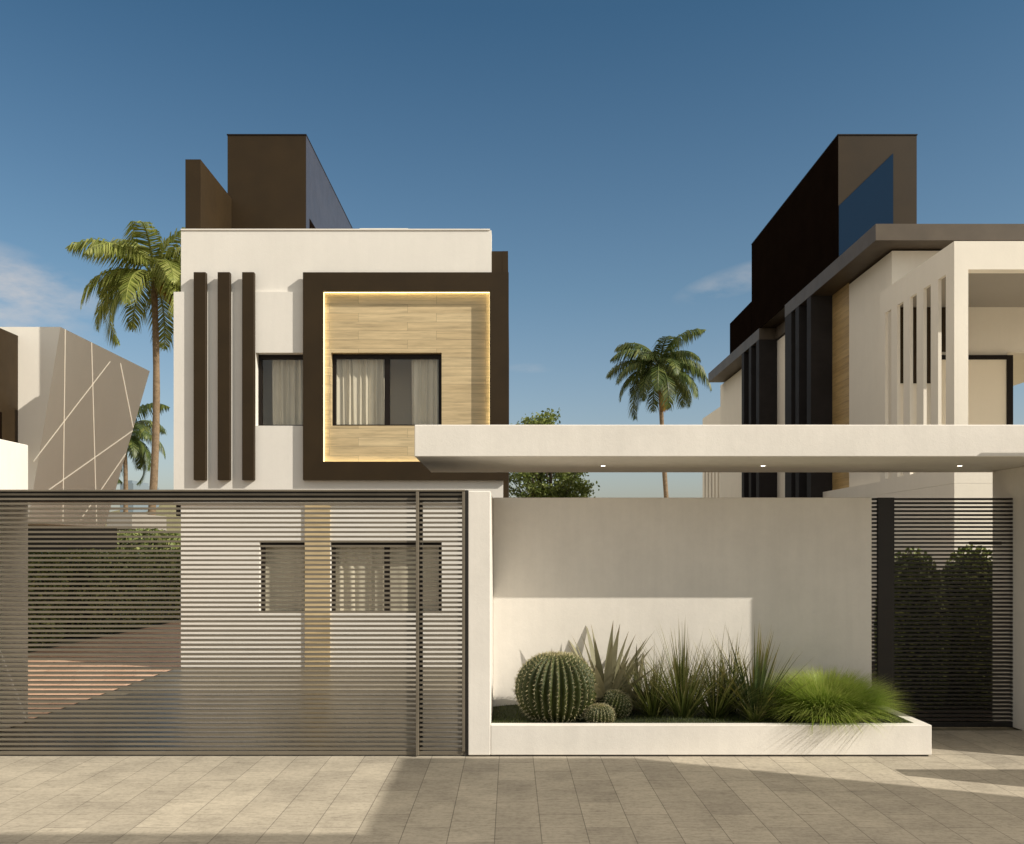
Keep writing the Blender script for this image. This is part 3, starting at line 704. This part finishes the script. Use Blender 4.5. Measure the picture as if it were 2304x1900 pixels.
# ------------------------------------------------------------ cacti
def cactus(x, y, rw, h, label, ribs=32, tilt=0, seed=0, spine=.020):
    z = soilz(x, y) - .02; root = empty('barrel_cactus', (x, y, z), label, 'cactus', 'golden barrel cacti in the planter')
    r = random.Random(seed); na = ribs * 6; nh = 30; vs = []; rot = Matrix.Rotation(tilt, 3, 'Y'); cen = Vector((x, y, z))
    def prof(t):   # t 0 bottom..1 top -> (radius, height)
        a = -math.pi / 2 * .80 + t * (math.pi / 2 * .80 + math.pi / 2)
        return math.cos(a) ** .92 if math.cos(a) > 0 else 0, (math.sin(a) + math.sin(math.pi / 2 * .80)) / (1 + math.sin(math.pi / 2 * .80))
    def pt(t, k, out=0):
        pr, ph = prof(t); a = 2 * math.pi * k / na; f = abs(((k % 6) / 6) - .5) * 2   # 1 at crest, 0 in groove
        amp = .21 * min(1, pr * 1.5); rad = rw * pr * (1 - amp + amp * (1 - (1 - f) ** 1.5)) + out
        dip = .05 * h * max(0, 1 - pr / .35)
        return cen + rot @ Vector((rad * math.cos(a), rad * math.sin(a), ph * h - dip))
    for j in range(nh + 1):
        for k in range(na): vs.append(pt(j / nh * .995, k))
    fs = [(j * na + k, j * na + (k + 1) % na, (j + 1) * na + (k + 1) % na, (j + 1) * na + k) for j in range(nh) for k in range(na)]
    MB().add(vs, fs).build('body', CACT, root, smooth=True)
    mb = MB(); ns = max(14, int(22 * rw / .36 * 1.1))
    for k in range(0, na, 6):
        for j in range(ns):
            t = .04 + .93 * (j + .5 * ((k // 6) % 2)) / ns; p = pt(t, k, .001); pr, ph = prof(t)
            a = 2 * math.pi * k / na; nrm = (rot @ Vector((math.cos(a) * max(pr, .2), math.sin(a) * max(pr, .2), (ph - .45) * 1.1))).normalized()
            for q in range(6):
                d = (nrm * .9 + Vector((r.uniform(-1, 1), r.uniform(-1, 1), r.uniform(-1, 1))) * 1.0).normalized()
                s = d.cross(Vector((r.random(), r.random(), r.random()))).normalized() * spine * .11
                mb.add([p - s, p + s, p + d * spine * r.uniform(.8, 1.4)], [(0, 1, 2)])
    mb.build('spines', SPINE, root)
    mb = MB()   # woolly top
    for i in range(420 if rw > .3 else 160):
        rr = rw * .40 * math.sqrt(r.random()); a = r.uniform(0, 6.283); top = cen + rot @ Vector((rr * math.cos(a), rr * math.sin(a), h * (1 - .03 - .55 * (rr / rw) ** 2)))
        d = Vector((r.uniform(-1, 1) + rr * math.cos(a) * 3, r.uniform(-1, 1) + rr * math.sin(a) * 3, 1.1)).normalized(); s = d.cross(Vector((r.random(), r.random(), .2))).normalized() * .0035
        mb.add([top - s, top + s, top + d * spine * r.uniform(.8, 1.6)], [(0, 1, 2)])
    mb.build('woolly_crown', WOOL, root)
    return root
cactus(.402, 8.36, .365, .625, 'large round ribbed barrel cactus at the left end of the planter', 32, 0, 1, .024)
cactus(.775, 8.14, .125, .185, 'smallest barrel cactus in front, right of the large one', 24, 0, 2, .018)
cactus(.905, 8.42, .145, .25, 'medium barrel cactus leaning right behind the smallest one', 26, .30, 3, .018)

# ------------------------------------------------------------ planter plants
GP = 'spiky grass tufts along the planter'
agave(.87, 8.66, 'broad leaved pale grey agave directly behind the cacti', AGAVEL, 42, .96, .085, 21)
agave(1.16, 8.72, 'smaller pale agave between the large agave and the grass tufts', AGAVEL, 20, .72, .055, 31)
tuft('grass_tuft', 1.28, 8.42, 'thin brown green grass tuft just right of the small cacti', 'grass plant', TUFTL, 210, .82, .011, .95, .45, .07, 22, .55, GP)
tuft('grass_tuft', 1.54, 8.36, 'tall dark green grass tuft in the centre of the planter', 'grass plant', TUFTL, 240, .98, .013, .85, .40, .08, 23, .5, GP)
tuft('grass_tuft', 1.85, 8.45, 'reddish based grass tuft between the centre tuft and the spiky yucca', 'grass plant', TUFTL, 180, .90, .012, .92, .35, .07, 24, .5, GP)
tuft('yucca', 2.20, 8.44, 'spiky yucca with long stiff leaves left of the bright grass mound', 'plant', YUCCAL, 110, 1.0, .024, 1.05, .16, .05, 25, .4, GP)
tuft('yucca', 2.02, 8.62, 'smaller dark spiky plant behind the grass near the wall', 'plant', YUCCAL, 70, .90, .012, .7, .18, .05, 26, .4, GP)
tuft('grass_tuft', 2.16, 8.22, 'short grass tuft at the foot of the spiky yucca', 'grass plant', TUFTL, 110, .34, .007, .9, .5, .05, 27, .5, GP)

def mound():
    r = random.Random(5); cx, cy = 2.81, 8.36; z = soilz(cx, cy) - .02; mb = MB()
    for i in range(10500):
        az = r.uniform(0, 2 * math.pi); q = math.sqrt(r.random()); rr = .20 * q
        th = 1.05 * q * r.uniform(.5, 1.15); ln = .485 * r.uniform(.72, 1.05) * (1 + .22 * q)
        blade(mb, (cx + rr * 1.25 * math.cos(az), cy + rr * math.sin(az), z), az + r.uniform(-.35, .35), th, ln, .0058, 1.25 * r.uniform(.55, 1.2) * (.45 + .55 * q), 4)
    root = empty('grass_mound', (cx, cy, z), 'bright green fountain grass mound spilling over the right end of the planter', 'grass plant')
    mb.build('blades', GRASSL, root)
mound()
def turf():
    r = random.Random(9); mb = MB()
    for i in range(15000):
        x = r.uniform(px0 + .01, px1 - .12); y = YF + .105 + (YB - YF - .12) * r.random() ** 1.2
        blade(mb, (x, y, soilz(x, y)), r.uniform(0, 6.28), r.uniform(0, .7), r.uniform(.012, .034), .0028, .5, 2, False)
    o = mb.build('turf', TURFL); tag(o, 'short green turf covering the planter bed', 'grass', None, 'stuff')
turf()

# ------------------------------------------------------------ palms
def palm(name, x, y, zc, scale, label, m, nf=22, seed=1, lean=(0, 0), base_z=0.0, dead=(), low=-.5, group='palm trees behind the houses'):
    r = random.Random(seed); root = empty(name, (x - lean[0], y, base_z), label, 'palm tree', group)
    top = Vector((x, y, zc)); b0 = Vector((x - lean[0], y, base_z)); pts = []
    for i in range(15):
        t = i / 14; pts.append(b0.lerp(top, t) + Vector((lean[1] * math.sin(math.pi * t), 0, 0)))
    MB().tube(pts, [scale * (.030 + .014 * (1 - i / 14) + (.002 if i % 2 else 0)) for i in range(15)], 10).build('trunk', BARK, root, smooth=True)
    def frond(mb, az, el, ln, droop):
        d = Vector((math.cos(az), math.sin(az), 0)); q = top.copy(); a = el; n = 22; prev = None; path = []
        for i in range(n + 1):
            t = i / n; path.append((q.copy(), a)); a2 = el - droop * t ** 1.25
            q = q + (d * math.cos(a2) + Vector((0, 0, math.sin(a2)))) * ln / n; a = a2
        mb.tube([p for p, _ in path], [scale * .016 * (1 - .85 * i / n) for i in range(n + 1)], 4, False)
        side = Vector((-math.sin(az), math.cos(az), 0)); wind = Vector((-.25, 0, 0))
        for i in range(3, n):
            for h in (0, .33, .66):
                t = (i + h) / n; p = path[i][0].lerp(path[min(i + 1, n)][0], h); tg = (path[min(i + 1, n)][0] - path[i][0]).normalized()
                L_ = ln * (.33 * math.sin(math.pi * min(1, t * .93 + .10)) ** .6 + .015) * r.uniform(.85, 1.1)
                for sg in (-1, 1):
                    d1_ = (side * sg * .85 + tg * .60 + Vector((0, 0, -.25 + r.uniform(-.22, .22)))).normalized()
                    m1 = p + d1_ * L_ * .45; d2_ = (d1_ * .65 + Vector((0, 0, -1.05)) + wind * .5).normalized(); e1 = m1 + d2_ * L_ * .55
                    ws = tg * scale * r.uniform(.008, .0135)
                    mb.add([p - ws * .6, p + ws * .6, m1 + ws, m1 - ws, e1], [(0, 1, 2, 3), (3, 2, 4)])
    mb = MB()
    for i in range(nf):
        el = 1.35 - (1.35 - low) * (i / (nf - 1)) ** .85
        az = i * 2.39996 + r.uniform(-.2, .2)
        frond(mb, az, el, scale * r.uniform(.85, 1.08), 1.75 + r.uniform(-.2, .35))
    mb.build('crown', m, root)
    if dead:
        mb = MB()
        for az, el in dead: frond(mb, az, el, scale * .75, .9)
        mb.build('dead_frond', DEADL, root)
    return root
palm('palm_tree', X(346, 35), 35, Z(622, 35), 3.45, 'tall palm rising behind the faceted house, crown beside the white house', PALML, 22, 3, (.35, .25), 0, ((-.15, -.65), (.3, -.5)), -.35)
palm('palm_tree', X(280, 37), 37, Z(975, 37), 2.4, 'short palm half hidden behind the right edge of the faceted house', PALMD, 18, 5, (.1, .1), 0, (), -.7)
palm('palm_tree', X(1484, 50), 50, Z(828, 50), 3.3, 'distant leaning palm standing alone in the gap between the houses', PALMD, 24, 8, (-.75, -.1), 0, ((-1.1, -1.0), (-.8, -1.1)), -.35)
# ------------------------------------------------------------ broad leaf tree and shrubs
def tree():
    x, y = X(1240, 28), 28; root = empty('leafy_tree', (x, y, 0), 'round green leafy tree in the gap just right of the white house', 'tree')
    r = random.Random(4); mb = MB(); mb.tube([(x, y, 0), (x + .05, y, 1.3), (x - .02, y, 2.4)], [.14, .11, .09], 8)
    cl = []
    for i in range(150):
        while True:
            p = Vector((r.uniform(-1, 1), r.uniform(-1, 1), r.uniform(-1, 1)))
            if .35 < p.length < 1: break
        zz = 3.98 + p.z * 1.95; wx = 1.28 * (1 if p.z < .3 else 1 - .40 * (p.z - .3) / .7)
        cl.append(Vector((x - .05 + p.x * wx - (.25 if p.z > .4 else 0), y + p.y * 1.2, zz)))
    for c in cl[::3]:
        s = Vector((x, y, 2.2)); mb.tube([s, s.lerp(c, .5) + Vector((0, 0, .1)), c], [.045, .028, .008], 5)
    mb.build('trunk', BARK2, root)
    pts = []
    for c in cl:
        n = 130; g = rng.normal(size=(n, 3)) * np.array([.15, .15, .115]); pts.append(g + np.array(c))
    leaves(MB(), np.concatenate(pts), .052, asp=.55).build('crown', TREEL, root)
tree()
def shrub(name, x0, x1, y0, y1, z0, z1, n, size, label, cat, m, rough=.12, seed=1, group=None, roundness=.35):
    g = np.random.default_rng(seed); c = np.array([(x0 + x1) / 2, (y0 + y1) / 2, (z0 + z1) / 2]); hf = np.array([(x1 - x0) / 2, (y1 - y0) / 2, (z1 - z0) / 2])
    p = g.uniform(-1, 1, (n, 3)); ax = g.integers(0, 3, n, dtype=int)
    ax = np.where(g.random(n) < .45, 1, ax)
    area = np.array([hf[1] * hf[2], hf[0] * hf[2], hf[0] * hf[1]]); ax = g.choice(3, n, p=area / area.sum())
    p[np.arange(n), ax] = np.sign(p[np.arange(n), ax])
    e4 = 2 + 2 * (1 / roundness - 1); ln = (np.abs(p) ** e4).sum(1) ** (1 / e4); p = p / ln[:, None]
    w_ = c + p * hf
    ph = np.sin(w_[:, 0] * 4.3 + w_[:, 2] * 3) * np.sin(w_[:, 1] * 3.7 + 1) * np.cos(w_[:, 2] * 5.1 + w_[:, 0])
    k = 1 - g.random(n) ** 2 * rough + ph * .05
    w_ = c + (w_ - c) * k[:, None]
    root = empty(name, (float(c[0]), float(c[1]), z0), label, cat, group)
    leaves(MB(), w_, size).build('foliage', m, root)
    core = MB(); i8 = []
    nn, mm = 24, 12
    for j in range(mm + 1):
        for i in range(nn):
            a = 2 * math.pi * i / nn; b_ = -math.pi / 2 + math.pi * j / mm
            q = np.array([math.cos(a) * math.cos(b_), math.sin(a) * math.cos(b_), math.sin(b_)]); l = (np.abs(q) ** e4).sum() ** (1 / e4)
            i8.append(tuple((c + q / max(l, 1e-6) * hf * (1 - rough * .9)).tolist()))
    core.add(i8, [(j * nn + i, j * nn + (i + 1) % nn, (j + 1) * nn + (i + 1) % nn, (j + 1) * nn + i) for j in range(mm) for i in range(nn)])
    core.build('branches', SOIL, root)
    return root
HG = 'clipped hedges beside the tiled path'
shrub('hedge', -10.2, -8.25, 12.5, 17.6, 0, 1.62, 15000, .055, 'shaded clipped hedge nearest the gate left of the tiled path', 'hedge', HEDGEL, .08, 1, HG, .22)
shrub('hedge', -10.0, -8.15, 17.7, 26.5, 0, 1.72, 22000, .055, 'rounded far hedge section beside the tiled path', 'hedge', HEDGEL, .10, 2, HG, .36)
shrub('hedge', -12.5, -9.9, 27, 30, 0, 2.35, 6000, .09, 'dark bushy shrub at the back close to the white house', 'hedge', HEDGEL, .16, 3, None, .6)
shrub('lime_bush', X(262, 30), X(318, 30), 30, 32, 0, Z(1228, 30), 4000, .07, 'bright lime green bush behind the hedge', 'shrub', LIMEL, .2, 4, None, .8)
BG = 'rounded shrubs behind the pedestrian gate'
shrub('shrub', 4.14, 4.86, 10.1, 10.9, -.25, 1.78, 6000, .035, 'rounded dark shrub behind the middle of the pedestrian gate', 'shrub', HEDGEL, .1, 5, BG, .85)
shrub('shrub', 4.84, 5.60, 10.2, 10.9, -.25, 1.80, 6500, .035, 'rounded dark shrub behind the right side of the pedestrian gate', 'shrub', HEDGEL, .1, 6, BG, .85)
